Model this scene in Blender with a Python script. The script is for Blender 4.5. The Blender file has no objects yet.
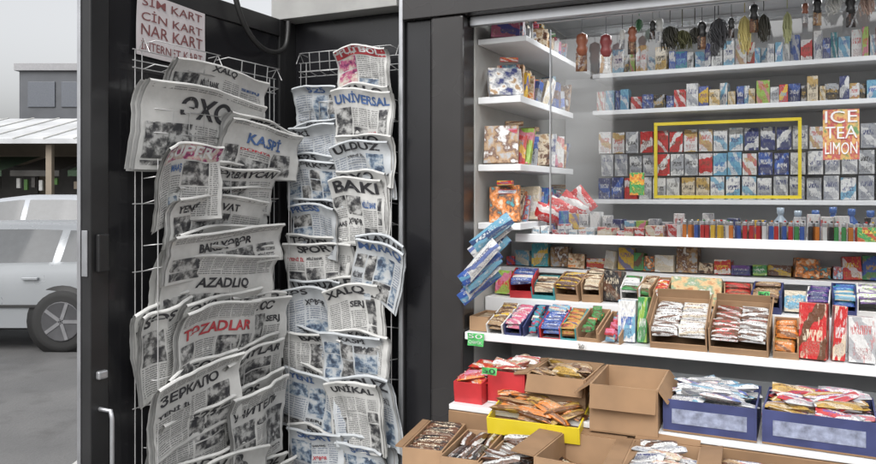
import bpy, math, random
from mathutils import Matrix, Vector
from math import sin, cos, pi, radians
random.seed(7)
R = random.Random(11)
sc = bpy.context.scene
COL = sc.collection

# ------------------------------------------------------------------ materials
MATS = {}
class NT:
    def __init__(s, name):
        s.m = bpy.data.materials.new(name); s.m.use_nodes = True
        s.t = s.m.node_tree; s.n = s.t.nodes; s.l = s.t.links
        s.b = s.n['Principled BSDF']
    def node(s, typ, **kw):
        n = s.n.new(typ)
        for k, v in kw.items(): setattr(n, k, v)
        return n
    def link(s, a, b): s.l.new(a, b)
    def math(s, op, a, b=None, clamp=False):
        n = s.n.new('ShaderNodeMath'); n.operation = op; n.use_clamp = clamp
        for i, v in enumerate((a, b)):
            if v is None: continue
            if isinstance(v, (int, float)): n.inputs[i].default_value = v
            else: s.l.new(v, n.inputs[i])
        return n.outputs[0]
    def mix(s, f, a, b):
        n = s.n.new('ShaderNodeMix'); n.data_type = 'RGBA'
        if isinstance(f, (int, float)): n.inputs[0].default_value = f
        else: s.l.new(f, n.inputs[0])
        for i, v in ((6, a), (7, b)):
            if isinstance(v, tuple): n.inputs[i].default_value = (v[0], v[1], v[2], 1)
            else: s.l.new(v, n.inputs[i])
        return n.outputs[2]
    def noise(s, scale, vec=None, detail=3, rough=.55):
        n = s.n.new('ShaderNodeTexNoise'); n.inputs['Scale'].default_value = scale
        n.inputs['Detail'].default_value = detail; n.inputs['Roughness'].default_value = rough
        if vec is not None: s.l.new(vec, n.inputs['Vector'])
        return n
    def coord(s, which='Object'):
        return s.n.new('ShaderNodeTexCoord').outputs[which]
    def mapping(s, vec, scale=(1,1,1), loc=None):
        n = s.n.new('ShaderNodeMapping'); n.inputs['Scale'].default_value = scale
        s.l.new(vec, n.inputs['Vector'])
        if loc is not None: s.l.new(loc, n.inputs['Location'])
        return n.outputs[0]
    def bump(s, h, strength=.2, dist=.01):
        n = s.n.new('ShaderNodeBump'); n.inputs['Strength'].default_value = strength
        n.inputs['Distance'].default_value = dist
        s.l.new(h, n.inputs['Height']); s.l.new(n.outputs[0], s.b.inputs['Normal'])

def mat(name, c, rough=.6, metal=0., var=.12, scale=12., bump=0., emit=None):
    if name in MATS: return MATS[name]
    t = NT(name)
    nz = t.noise(scale, t.coord('Object'))
    lo = tuple(max(0, x*(1-var)) for x in c); hi = tuple(min(1, x*(1+var)) for x in c)
    f = t.math('MULTIPLY_ADD', nz.outputs[0], 2.0); 
    f.node.inputs[2].default_value = -.5; f.node.use_clamp = True
    t.link(t.mix(f, lo, hi), t.b.inputs['Base Color'])
    rr = t.math('MULTIPLY_ADD', nz.outputs[0], .3*rough); rr.node.inputs[2].default_value = rough*.85
    t.link(rr, t.b.inputs['Roughness'])
    t.b.inputs['Metallic'].default_value = metal
    if bump: t.bump(nz.outputs[0], bump)
    MATS[name] = t.m
    return t.m

def wrap(c1, c2, c3, foil=.3, dens=1.0):
    key = ('w', c1, c2, c3, dens)
    if key in MATS: return MATS[key]
    t = NT('printed_wrapper')
    uv = t.coord('UV')
    sep = t.node('ShaderNodeSeparateXYZ'); t.link(uv, sep.inputs[0])
    u, v = sep.outputs[0], sep.outputs[1]
    geo = t.node('ShaderNodeNewGeometry'); oi = t.node('ShaderNodeObjectInfo')
    rnd = t.math('FRACT', t.math('ADD', geo.outputs['Random Per Island'], oi.outputs['Random']))
    off = t.node('ShaderNodeCombineXYZ'); t.link(t.math('MULTIPLY', rnd, 13.0), off.inputs[0]); t.link(t.math('MULTIPLY', rnd, 7.0), off.inputs[2])
    mp = t.mapping(uv, (17*dens, 5, 1), off.outputs[0])
    letters = t.math('GREATER_THAN', t.noise(1.5, mp, 1, .4).outputs[0], .5)
    cy = t.math('MULTIPLY_ADD', rnd, .35); cy.node.inputs[2].default_value = .42
    vm = t.math('LESS_THAN', t.math('ABSOLUTE', t.math('SUBTRACT', v, cy)), .1)
    um = t.math('LESS_THAN', t.math('ABSOLUTE', t.math('SUBTRACT', u, .5)), .36)
    lm = t.math('MULTIPLY', t.math('MULTIPLY', letters, vm), um)
    small = t.math('GREATER_THAN', t.noise(1.5, t.mapping(uv, (38, 20, 1), off.outputs[0]), 1).outputs[0], .54)
    vm2 = t.math('LESS_THAN', t.math('ABSOLUTE', t.math('SUBTRACT', v, .2)), .13)
    lm2 = t.math('MULTIPLY', t.math('MULTIPLY', small, vm2), um)
    warp = t.noise(2.0, t.mapping(uv, (1,1,1), off.outputs[0]), 2)
    sl = t.math('MULTIPLY_ADD', rnd, 2.4); sl.node.inputs[2].default_value = -.9
    diag = t.math('ADD', t.math('ADD', t.math('MULTIPLY', u, sl), t.math('MULTIPLY', v, 1.1)), rnd)
    diag = t.math('ADD', diag, t.math('MULTIPLY', warp.outputs[0], .9))
    band = t.math('GREATER_THAN', t.math('FRACT', diag), .64)
    base = t.mix(band, c1, c2)
    artn = t.noise(4.5, t.mapping(uv, (1.6, 1, 1), off.outputs[0]), 4)
    artm = t.math('GREATER_THAN', artn.outputs[0], .6)
    base = t.mix(t.math('MULTIPLY', artm, .6), base, c3)
    shade = t.math('GREATER_THAN', t.noise(8, t.mapping(uv, (1.2, 1, 1), off.outputs[0]), 3).outputs[0], .62)
    base = t.mix(t.math('MULTIPLY', shade, .35), base, tuple(x*.35 for x in c1))
    col = t.mix(lm, base, c3)
    col = t.mix(t.math('MULTIPLY', lm2, .8), col, tuple(x*.4 for x in c3))
    dk = t.math('MULTIPLY_ADD', rnd, .35); dk.node.inputs[2].default_value = 0
    col = t.mix(dk, col, tuple(x*.6 for x in c1))
    t.link(col, t.b.inputs['Base Color'])
    t.b.inputs['Roughness'].default_value = foil
    t.bump(t.noise(7, uv, 3).outputs[0], .4, .01)
    MATS[key] = t.m
    return t.m

def art(name, cols, scale=4., rnd=False, spread=.27):
    if name in MATS: return MATS[name]
    t = NT(name)
    vec = t.coord('UV')
    if rnd:
        oi = t.node('ShaderNodeObjectInfo'); cb = t.node('ShaderNodeCombineXYZ'); t.link(t.math('MULTIPLY', oi.outputs['Random'], 20), cb.inputs[2])
        vec = t.mapping(vec, (1,1,1), cb.outputs[0])
    nz = t.noise(scale, vec, 5, .6)
    r = t.node('ShaderNodeValToRGB'); r.color_ramp.interpolation = 'EASE'
    e = r.color_ramp.elements
    while len(e) < len(cols): e.new(.5)
    for i, c in enumerate(cols):
        e[i].position = .5-spread/2 + spread*i/(len(cols)-1); e[i].color = (*c, 1)
    t.link(nz.outputs[0], r.inputs[0]); t.link(r.outputs[0], t.b.inputs['Base Color'])
    t.b.inputs['Roughness'].default_value = .5
    MATS[name] = t.m
    return t.m

def text_mat(name, ink=(.06,.06,.065), paper=(.6,.595,.57), period=.0065):
    if name in MATS: return MATS[name]
    t = NT(name)
    uv = t.coord('UV'); sep = t.node('ShaderNodeSeparateXYZ'); t.link(uv, sep.inputs[0])
    u, v = sep.outputs[0], sep.outputs[1]
    row = t.math('DIVIDE', v, period)
    line = t.math('GREATER_THAN', t.math('FRACT', row), .42)
    comb = t.node('ShaderNodeCombineXYZ')
    t.link(t.math('MULTIPLY', u, 260), comb.inputs[0]); t.link(t.math('FLOOR', row), comb.inputs[1])
    wd = t.math('GREATER_THAN', t.noise(1., comb.outputs[0], 1).outputs[0], .42)
    colm = t.math('GREATER_THAN', t.math('FRACT', t.math('DIVIDE', u, .045)), .08)
    m = t.math('MULTIPLY', t.math('MULTIPLY', line, wd), colm)
    m = t.math('MULTIPLY', m, .72)
    t.link(t.mix(m, paper, ink), t.b.inputs['Base Color'])
    t.b.inputs['Roughness'].default_value = .85
    MATS[name] = t.m
    return t.m

BLACK = mat('black_glossy_panel', (.014,.014,.016), .22, 0, .3, 3)
FRAME = mat('black_painted_metal', (.02,.02,.021), .4, 0, .3, 8)
DARKG = mat('dark_grey_panel', (.03,.028,.028), .27, 0, .35, 2.5)
SILV = mat('aluminium_trim', (.5,.51,.53), .38, .8, .1, 20)
WIRE = mat('chromed_wire', (.55,.55,.55), .35, .5, .1, 30)
WHITE = mat('white_laminate', (.72,.73,.74), .35, 0, .08, 5)
CREAM = mat('cream_panel', (.5,.5,.48), .5, 0, .1, 6)
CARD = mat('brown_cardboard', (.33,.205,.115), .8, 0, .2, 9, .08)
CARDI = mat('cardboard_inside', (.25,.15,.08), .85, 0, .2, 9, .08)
NAVY = mat('navy_printed_card', (.04,.05,.14), .5, 0, .3, 14)
REDC = mat('red_printed_card', (.46,.03,.035), .45, 0, .2, 14)
YEL = mat('yellow_plastic', (.7,.55,.03), .35, 0, .08, 8)
GREENT = mat('green_price_card', (.08,.45,.12), .5, 0, .1, 9)
PAPER = mat('newsprint', (.55,.55,.535), .85, 0, .14, 15, .3)
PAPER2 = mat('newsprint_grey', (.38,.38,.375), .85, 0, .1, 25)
PAPERB = mat('newsprint_bluish',(.48,.505,.525),.85,0,.12,15,.3)
INK = mat('black_ink', (.035,.035,.04), .7, 0, .3, 60)
INKR = mat('red_ink', (.42,.05,.06), .7, 0, .2, 60)
INKB = mat('blue_ink', (.06,.12,.28), .7, 0, .2, 60)
INKS = mat('faded_brown_ink', (.2,.07,.07), .7, 0, .1, 30)
WINK = mat('white_ink',(.65,.65,.65),.7)
WCARD = mat('white_card',(.65,.65,.63),.5)
TXT = text_mat('newspaper_columns',(.07,.07,.075),(.53,.53,.515))
TXT2 = text_mat('newspaper_columns_blue', (.10,.13,.19), (.48,.5,.515), .008)
PH1 = art('press_photo_grey', [(.03,.03,.035),(.09,.09,.09),(.26,.26,.255),(.45,.45,.44)], 34, spread=.2)
PH2 = art('press_photo_blue', [(.05,.07,.11),(.13,.18,.25),(.31,.36,.41),(.47,.49,.5)], 34, spread=.2)
PH3 = art('press_photo_magenta', [(.16,.03,.1),(.42,.1,.2),(.5,.38,.34),(.55,.52,.46)], 30, spread=.2)

# ------------------------------------------------------------------ mesh builder
class MB:
    def __init__(s): s.v=[]; s.f=[]; s.mi=[]; s.uv=[]; s.mats=[]; s.sm=[]
    def m(s, mt):
        if mt not in s.mats: s.mats.append(mt)
        return s.mats.index(mt)
    def add(s, verts, faces, mt, uvs=None, smooth=False):
        o = len(s.v); s.v += [tuple(p) for p in verts]; k = s.m(mt)
        for i, f in enumerate(faces):
            s.f.append(tuple(o+j for j in f)); s.mi.append(k); s.sm.append(smooth)
            if uvs is None: s.uv.append([(0,0)]*len(f))
            elif callable(uvs): s.uv.append([uvs(j) for j in f])
            else: s.uv.append(uvs[i])
    def box(s, c, d, mt, M=None):
        x,y,z = d[0]/2,d[1]/2,d[2]/2
        vs = [Vector((c[0]+i*x,c[1]+j*y,c[2]+k*z)) for i in(-1,1) for j in(-1,1) for k in(-1,1)]
        if M: vs = [M@p for p in vs]
        F = [(0,1,3,2),(4,6,7,5),(0,4,5,1),(2,3,7,6),(0,2,6,4),(1,5,7,3)]
        U = [[(1,0),(1,1),(0,1),(0,0)],[(0,0),(1,0),(1,1),(0,1)],[(0,0),(1,0),(1,1),(0,1)],
             [(1,0),(1,1),(0,1),(0,0)],[(0,0),(0,1),(1,1),(1,0)],[(0,0),(1,0),(1,1),(0,1)]]
        s.add(vs, F, mt, U)
    def grid(s, fn, nu, nv, mt, uvf=None, smooth=True):
        vs=[];uv=[]
        for j in range(nv+1):
            for i in range(nu+1):
                a,b=i/nu,j/nv; vs.append(fn(a,b)); uv.append(uvf(a,b) if uvf else (a,b))
        F=[(j*(nu+1)+i,j*(nu+1)+i+1,(j+1)*(nu+1)+i+1,(j+1)*(nu+1)+i) for j in range(nv) for i in range(nu)]
        s.add(vs,F,mt,lambda q:uv[q],smooth)
    def pack(s, M, L, W, H, mt):
        def sh(sg):
            def fn(a,b):
                x,y=2*a-1,2*b-1
                h=(max(0,1-abs(x)**7))*(max(0,1-abs(y)**3))**.6
                return M@Vector((x*L/2,y*W/2,sg*H/2*h+.0004*sg))
            return fn
        s.grid(sh(1),8,4,mt)
        g=sh(-1); s.grid(lambda a,b:g(1-a,b),8,4,mt)
    def lathe(s, prof, mt, M=None, n=14):
        vs=[];F=[]
        for r,z in prof:
            for i in range(n):
                p=Vector((r*cos(2*pi*i/n),r*sin(2*pi*i/n),z)); vs.append(M@p if M else p)
        for j in range(len(prof)-1):
            for i in range(n):
                F.append((j*n+i,j*n+(i+1)%n,(j+1)*n+(i+1)%n,(j+1)*n+i))
        F.append(tuple(range(n))[::-1]); F.append(tuple((len(prof)-1)*n+i for i in range(n)))
        s.add(vs,F,mt,lambda q:((q%n)/n,(q//n)/len(prof)),True)
    def obj(s, name, M=None, parent=None, bevel=0):
        me=bpy.data.meshes.new(name); me.from_pydata(s.v,[],s.f)
        for m_ in s.mats: me.materials.append(m_)
        me.polygons.foreach_set('material_index',s.mi); me.polygons.foreach_set('use_smooth',s.sm)
        ul=me.uv_layers.new(name='UVMap'); flat=[c for f in s.uv for p in f for c in p]
        ul.data.foreach_set('uv',flat); me.update()
        o=bpy.data.objects.new(name,me); COL.objects.link(o)
        if M: o.matrix_world=M
        if parent: par(o,parent)
        if bevel:
            b=o.modifiers.new('bev','BEVEL'); b.width=bevel; b.segments=2; b.limit_method='ANGLE'
        return o
def par(o,p):
    mw=o.matrix_world.copy(); o.parent=p; o.matrix_parent_inverse=p.matrix_world.inverted(); o.matrix_basis=mw
def empty(name, M=None):
    e=bpy.data.objects.new(name,None); e.empty_display_size=.1; COL.objects.link(e)
    if M: e.matrix_basis=M; 
    bpy.context.view_layer.update()
    return e
def curve(name, splines, r, mt, M=None, parent=None, res=2):
    c=bpy.data.curves.new(name,'CURVE'); c.dimensions='3D'; c.bevel_depth=r; c.bevel_resolution=res; c.use_fill_caps=True
    for pts in splines:
        sp=c.splines.new('POLY'); sp.points.add(len(pts)-1)
        for i,p in enumerate(pts): sp.points[i].co=(p[0],p[1],p[2],1)
    c.materials.append(mt); o=bpy.data.objects.new(name,c); COL.objects.link(o)
    if M: o.matrix_world=M
    if parent: par(o,parent)
    return o
TC={}
def text_geo(txt, bold=.0):
    k=(txt,bold)
    if k in TC: return TC[k]
    c=bpy.data.curves.new('t','FONT'); c.body=txt; c.size=1; c.offset=bold; c.align_x='LEFT'; c.resolution_u=3
    o=bpy.data.objects.new('t',c); COL.objects.link(o); bpy.context.view_layer.update()
    me=bpy.data.meshes.new_from_object(o.evaluated_get(bpy.context.evaluated_depsgraph_get()))
    V=[v.co.copy() for v in me.vertices]; F=[tuple(p.vertices) for p in me.polygons]
    x0=min(v.x for v in V);x1=max(v.x for v in V);y0=min(v.y for v in V);y1=max(v.y for v in V)
    V=[((v.x-x0)/(x1-x0),(v.y-y0)/(y1-y0)) for v in V]
    asp=(x1-x0)/(y1-y0)
    bpy.data.objects.remove(o); bpy.data.meshes.remove(me)
    TC[k]=(V,F,asp); return TC[k]

T=Matrix.Translation
def RX(a): return Matrix.Rotation(a,4,'X')
def RY(a): return Matrix.Rotation(a,4,'Y')
def RZ(a): return Matrix.Rotation(a,4,'Z')
ca,sa=.901,.4339
def fr(o,X,Y):
    return Matrix(((X[0],Y[0],0,o[0]),(X[1],Y[1],0,o[1]),(0,0,1,0),(0,0,0,1)))
KF=fr((.085,2.4),(ca,-sa),(sa,ca))         # kiosk front frame: X along front, Y into kiosk
HX,HY=.085-.70*ca,2.4+.70*sa
DF=fr((HX,HY),(sa,ca),(-ca,sa))            # opened door frame: X = -t, Y into panel

# ------------------------------------------------------------------ newspapers
HEADS=['ЭХО','KASPİ','AZADLIQ','YENİ','MƏRKƏZ','ULDUZ','FUTBOL','BAKI','SƏS','ПРЕСС','XALQ','TƏZADLAR','525','OLAYLAR']
def newspaper(F, x, z, w, h, rot=0, off=.05, head=None, ink=None, style=0, curl=.0, yaw=0., lean=.035, top=.02, seed=None, hfrac=None, hpos=None):
    r=random.Random(seed if seed is not None else R.random())
    ph=r.uniform(0,6); ph2=r.uniform(0,6); amp=r.uniform(.003,.007)
    cr,sr=cos(rot),sin(rot)
    thick=.012
    corner=r.choice((-1,1,1)); ck=r.uniform(.0,.06)
    sag=r.uniform(.0,.02); sagx=r.uniform(-.2,.2); cx=r.uniform(-.15,.15)
    def S(a,c,d):
        X=a*w; Z=(c-.5)*h
        n=lean*(c-.3)+amp*sin(a*8+ph)*(.4+c)+.004*sin(c*7+ph2+a*4)+curl*(2*a)**2*.5+yaw*X
        n+=.0018*sin(a*23+c*13+ph2)+.0014*sin(c*29-a*11+ph)
        n+=.008*max(0,1-abs(a-cx)*7)*(1 if ck>.03 else -.5)
        if c>.7: n+=top*((c-.7)/.3)**2; Z-=top*.5*((c-.7)/.3)**2
        q=max(0,corner*a*2*.6+(1-c)*.6-.45)
        n+=ck*q**1.5*1.2; Z+=ck*.5*q
        Z-=abs(curl)*(2*a)**2*.3+sag*(2*(a-sagx))**2*.6
        Z+=.004*sin(a*7+ph2)
        n-=d
        return Vector((X*cr-Z*sr, -n, X*sr+Z*cr))
    m=MB()
    P=PAPER if style!=1 else PAPERB
    nl=5
    for k in range(nl):
        dx=r.uniform(-.025,.025) if k else 0; dz=r.uniform(-.03,.008) if k else 0
        dd=thick*k/(nl-1)
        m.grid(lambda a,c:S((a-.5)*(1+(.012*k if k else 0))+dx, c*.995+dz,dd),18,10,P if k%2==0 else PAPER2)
    def spine(a,b):
        f=S(a-.5,.995,0); bk=S(a-.5,.995,thick); c_=(f+bk)/2; rr=thick/2
        return c_+Vector((0,-cos(b*pi)*rr,sin(b*pi)*rr*1.0))
    m.grid(spine,18,5,P)
    u0,v0=r.uniform(0,9),r.uniform(0,9)
    def patch(a0,a1,c0,c1,mt,e=.0012):
        m.grid(lambda a,c:S(a0-.5+(a1-a0)*a,c0+(c1-c0)*c,-e),max(2,int(18*(a1-a0))),max(2,int(12*(c1-c0))+1),mt,
               lambda a,c:(u0+(a0+(a1-a0)*a)*w, v0+(c0+(c1-c0)*c)*h))
    hh=hfrac or r.uniform(.19,.27)
    if head is None: head=r.choice(HEADS)
    Vt,Ft,asp=text_geo(head,.03)
    ink=ink or r.choice([INK,INK,INK,INKB,INKR])
    tw=min(.92,hh*.8*h*asp*1.15/w); a0=.5-tw/2 if r.random()<.5 else .05
    c0=1-hh; th=hh*.72
    if hpos: c0-=hpos; patch(.03,.97,c0+hh,.97,TXT)
    if style==2:
        patch(.02,.98,c0-.01,.985,r.choice([INKR,PH3]),.0010); ink=WINK
    vs=[S(a0-.5+p[0]*tw, c0+.03+p[1]*th,-.0024) for p in Vt]
    m.add(vs,Ft,ink)
    ph_m={0:[PH1,PH1,PH1],1:[PH2,PH2,PH1],2:[PH3,PH1,PH2]}[style]
    tx=TXT if style!=1 else TXT2
    a=.03
    while a<.93:
        cw=min(r.choice([.2,.28,.4]), .97-a)
        if cw<.08: break
        y=c0-.03
        while y>.06:
            ch=min(r.uniform(.15,.5),y-.03)
            if ch<.05: break
            k=r.random()
            if k<.5: patch(a,a+cw-.025,y-ch+.02,y,r.choice(ph_m))
            elif k<.64 and cw>.15:
                patch(a,a+cw-.025,y-ch+.02,y-ch*.4,tx)
                V2,F2,as2=text_geo(r.choice(['SERJ','MİLLİ BANK','YENİ İL','QARABAĞ','XƏBƏR','DÜNYA','MAAŞ']),.035)
                m.add([S(a-.5+p[0]*(cw-.03),y-ch*.34+p[1]*ch*.26,-.0024) for p in V2],F2,r.choice([INK,INK,INK,INKR,INKB]))
            else: patch(a,a+cw-.025,y-ch+.02,y,tx)
            y-=ch
        a+=cw
    return m.obj('newspaper',F@T((x,-off,z)))

L=[ # t, z, w, h, rot, off, head, ink, style
 (.40,1.875,.42,.22,-.05,.040,'XALQ',INK,0,.16,0),
 (.47,1.785,.47,.25,-.05,.056,'ЭХО',INK,0,.36,.08),
 (.245,1.73,.33,.17,-.12,.088,'KASPİ',INKB,0,.36,.1),
 (.58,1.63,.22,.23,.0,.09,'SUPER',INKR,2,.22,0),
 (.34,1.605,.33,.15,-.03,.072,'AZƏRBAYCAN',INK,0,.26,0),
 (.43,1.52,.44,.15,-.02,.078,'YENİ MÜSAVAT',INK,0,.28,.1),
 (.42,1.425,.51,.14,.03,.088,'BAKI XƏBƏR',INK,0,.28,.2),
 (.42,1.325,.47,.19,-.09,.082,'AZADLIQ',INK,0,.26,.35),
 (.62,1.165,.18,.26,.16,.06,'SƏS',INK,0,None,0),
 (.25,1.155,.28,.22,.05,.068,'ПРЕСС',INK,0,None,0),
 (.45,1.17,.34,.22,-.03,.09,'TƏZADLAR',INKR,0,.22,.25),
 (.28,1.01,.30,.21,.09,.073,'OLAYLAR',INK,0,None,0),
 (.54,1.0,.32,.22,.12,.09,'ЗЕРКАЛО',INK,0,.2,.15),
 (.50,.875,.32,.22,.08,.07,'525',INK,0,None,0),
 (.27,.86,.29,.27,.07,.098,'УЧИТЕЛЬ',INK,0,.15,.2),
 (.45,.70,.40,.24,.0,.08,'XALQ',INK,0,None,0),(.25,.62,.3,.2,.0,.08,'KASPİ',INK,0,None,0),(.5,.5,.36,.2,.0,.07,'SƏS',INK,0,None,0),
]
for i,(t,z,w,h,ro,of,hd,ik,st,hf,hp) in enumerate(L):
    newspaper(DF,-t,z,w,h,ro,of,hd,ik,st,curl=(.02 if i%3==0 else -.008),yaw=R.uniform(-.08,.08),seed=100+i,lean=.03,hfrac=hf,hpos=hp)
    if i not in (0,1,3):
        newspaper(DF,-t+R.uniform(-.03,.04),z+R.uniform(.012,.03),w*R.uniform(.85,1.02),h,ro+R.uniform(-.08,.08),of-.022,None,INK,0,curl=(.02 if i%3==0 else -.008),yaw=R.uniform(-.05,.05),seed=500+i,lean=.03)
Rr=[
 (-.36,2.005,.19,.17,-.03,.02,'FUTBOL',INKR,2),
 (-.55,1.91,.18,.13,-.05,.0,'525',INKB,1),
 (-.345,1.83,.20,.23,-.06,.04,'UNİVERSAL',INKB,0),
 (-.54,1.76,.19,.15,.04,.02,'İKİ',INK,1),
 (-.345,1.68,.21,.19,.03,.05,'ULDUZ',INK,1),
 (-.54,1.635,.21,.16,-.04,.03,'MƏRKƏZ',INK,1),
 (-.36,1.54,.19,.23,.0,.05,'BAKI',INK,0),
 (-.54,1.47,.21,.19,-.06,.03,'PRESS',INKB,1),
 (-.52,1.345,.25,.18,-.02,.04,'SPORT',INK,0),
 (-.27,1.345,.18,.21,-.28,.07,'MARAQ',INKB,1),
 (-.37,1.19,.21,.23,.06,.05,'XALQ',INK,0),
 (-.53,1.19,.22,.19,.0,.045,'SƏS',INK,1),
 (-.37,1.05,.22,.18,-.03,.06,'KASPİ',INK,1),
 (-.53,1.04,.24,.18,-.06,.05,'BAKI',INK,0),
 (-.54,.88,.24,.23,-.22,.05,'YENİ',INKB,1),
 (-.35,.865,.22,.25,.08,.07,'UNİKAL',INK,0),
 (-.52,.70,.22,.2,.0,.05,'SPORT',INKB,1),(-.34,.68,.2,.2,.0,.05,'SƏS',INKB,1),
]
for i,(s,z,w,h,ro,of,hd,ik,st) in enumerate(Rr):
    newspaper(KF,s,z,w,h,ro,of,hd,ik,st,curl=(.015 if i%2 else -.006),yaw=R.uniform(-.2,.15),seed=300+i,lean=.03)
    if i>1: newspaper(KF,s+R.uniform(-.015,.02),z+R.uniform(.012,.025),w,h,ro+R.uniform(-.07,.07),of-.02,None,INK,i%2,curl=(.015 if i%2 else -.006),seed=600+i,lean=.03)

def rack(F,x0,x1,cols,z0,z1,back,front,rows,name):
    sp=[]
    xs=[x0+(x1-x0)*i/cols for i in range(cols+1)]
    for x in xs:
        for dx in (-.012,.012):
            sp.append([(x+dx,back,z0),(x+dx,back,z1)])
        sp.append([(x,back,z1),(x,(back+front)/2,z1+.03),(x,front,z1-.01)])
        sp.append([(x,front-.03,z0),(x,front-.03,z1-.3)])
    for k in range(rows):
        z=z0+.05+(z1-z0-.1)*k/(rows-1)
        sp.append([(x0-.02,back,z),(x1+.02,back,z)])
        for i in range(cols):
            a,b=xs[i]+.018,xs[i+1]-.018
            sp.append([(a,back,z),(a,front,z+.01),(b,front,z+.01),(b,back,z)])
            sp.append([(a,back,z+.07),(a,front-.005,z+.075),(b,front-.005,z+.075),(b,back,z+.07)])
            for q in (.25,.5,.75):
                xx=a+(b-a)*q; sp.append([(xx,back,z),(xx,front,z+.01),(xx,front-.005,z+.075)])
    for q in range(2):
        sp.append([(x0-.02,back,z1-q*.03),(x1+.02,back,z1-q*.03)])
    return curve(name,sp,.0016,WIRE,F)
rack(DF,-.68,-.10,2,.4,1.99,-.02,-.062,9,'wire_newspaper_rack')
rack(KF,-.645,-.245,2,.4,2.06,.035,-.008,10,'wire_newspaper_rack')

# ------------------------------------------------------------------ kiosk structure
kiosk=empty('newspaper_kiosk',KF.copy())
def kbox(name,x0,x1,y0,y1,z0,z1,mt,F=KF,bevel=.002,parent=kiosk):
    m=MB(); m.box(((x0+x1)/2,(y0+y1)/2,(z0+z1)/2),(x1-x0,y1-y0,z1-z0),mt)
    return m.obj(name,F,parent,bevel)
SR=1.95; BD=1.15
kbox('recess_panel',-.70,-.235,.06,.09,.10,2.21,BLACK)
kbox('recess_mullion',-.715,-.70,-.002,.088,.10,2.21,FRAME)
kbox('trim_strip',-.232,-.218,-.012,.088,.10,2.30,SILV)
kbox('trim_gasket',-.2175,-.2155,-.005,.088,.10,2.16,FRAME,bevel=0)
kbox('pillar_panel',-.215,-.125,.008,.08,.10,2.16,BLACK)
kbox('pillar_groove',-.125,-.115,.02,.08,.10,2.16,SILV)
kbox('pillar_post',-.115,.0,-.015,.08,.10,2.16,DARKG,bevel=.008)
kbox('side_wall_skin',-.03,-.0,.081,BD,.10,2.3,CREAM)
kbox('header_recess',-.745,-.236,-.02,.10,2.211,2.36,mat('soffit_grey',(.33,.33,.32),.5))
kbox('header_beam',-.214,SR,-.02,.08,2.161,2.36,DARKG)
kbox('roof_fascia',-.80,SR+.06,-.10,-.022,2.42,2.62,DARKG)
kbox('roof_slab',-.78,SR+.04,-.021,BD+.3,2.364,2.46,CREAM)
kbox('plinth',-.76,SR,.0,BD+.02,.0,.099,FRAME)
kbox('end_post',SR-.1,SR,-.016,.08,.10,2.16,DARKG)
kbox('right_side_wall',SR-.02,SR+.01,.082,BD,.1,1.1,DARKG)
kbox('back_wall',.002,SR-.022,BD-.03,BD,.10,2.3,WHITE)
kbox('left_back_wall',-.745,-.72,.09,BD,.10,2.36,BLACK)
kbox('room_back_wall',-.718,-.032,BD-.03,BD,.10,2.3,BLACK)
kbox('ceiling',.002,SR-.022,.085,BD-.032,2.30,2.33,WHITE)
kbox('front_lower_panel',.002,SR-.1,.0,.03,.10,.95,BLACK)
em=NT('lit_tube'); em.b.inputs['Emission Color'].default_value=(1,.99,.96,1); em.b.inputs['Emission Strength'].default_value=1.6
em.b.inputs['Base Color'].default_value=(.8,.8,.8,1)
for i,(x,y) in enumerate(((.55,.42),(1.35,.42))):
    kbox('tube_fixture',x-.32,x+.32,y-.035,y+.035,2.27,2.299,WHITE)
    kbox('lit_tube',x-.30,x+.30,y-.014,y+.014,2.25,2.269,em.m)
    al=bpy.data.lights.new('shop_tube_lamp','AREA'); al.shape='RECTANGLE'; al.size=.6; al.size_y=.05; al.energy=5; al.color=(.97,.99,1)
    ao=bpy.data.objects.new('shop_tube_lamp',al); COL.objects.link(ao); ao.matrix_world=KF@T((x,y,2.245)); par(ao,kiosk)
door=empty('kiosk_door',DF.copy())
def dbox(n,t0,t1,y0,y1,z0,z1,mt,bevel=.002): kbox(n,-t1,-t0,y0,y1,z0,z1,mt,DF,bevel,door)
DW=.82
dbox('door_leaf',.03,DW-.06,.008,.036,.16,2.15,BLACK)
dbox('lock_stile',DW-.06,DW,.0,.045,.12,2.21,FRAME,.004)
dbox('hinge_stile',.0,.03,.0,.045,.12,2.21,FRAME)
dbox('top_rail',.03,DW-.06,.0,.045,2.15,2.21,FRAME)
dbox('bottom_rail',.03,DW-.06,.0,.045,.12,.16,FRAME)
dbox('edge_strip',DW,DW+.004,.033,.045,.12,2.21,SILV,.001)
dbox('lock_plate',DW+.0005,DW+.004,.008,.028,1.38,1.50,SILV,.001)
dbox('lock_case',DW-.05,DW-.015,-.014,-.0005,1.39,1.49,FRAME,.004)
dbox('bolt_case',DW-.045,DW-.015,-.015,-.0005,1.11,1.132,SILV,.004)
curve('pull_handle',[[(-DW+.03,0,1.03),(-DW+.03,-.04,1.03),(-DW+.03,-.045,1.01),(-DW+.03,-.045,.75),(-DW+.03,-.04,.73),(-DW+.03,0,.73)]],.006,SILV,DF,door,4)
cab=[( -.30,-.03,2.23),(-.285,-.035,2.17),(-.25,-.04,2.115),(-.19,-.045,2.075),(-.12,-.045,2.07),(-.06,-.04,2.09),(-.03,-.035,2.12),(-.02,-.03,2.2)]
c=curve('power_cable',[cab],.009,mat('black_rubber',(.015,.015,.015),.5),DF,None,4)
for sp in c.data.splines: sp.type='NURBS'; sp.use_endpoint_u=True; sp.order_u=4
c.data.resolution_u=8

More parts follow.
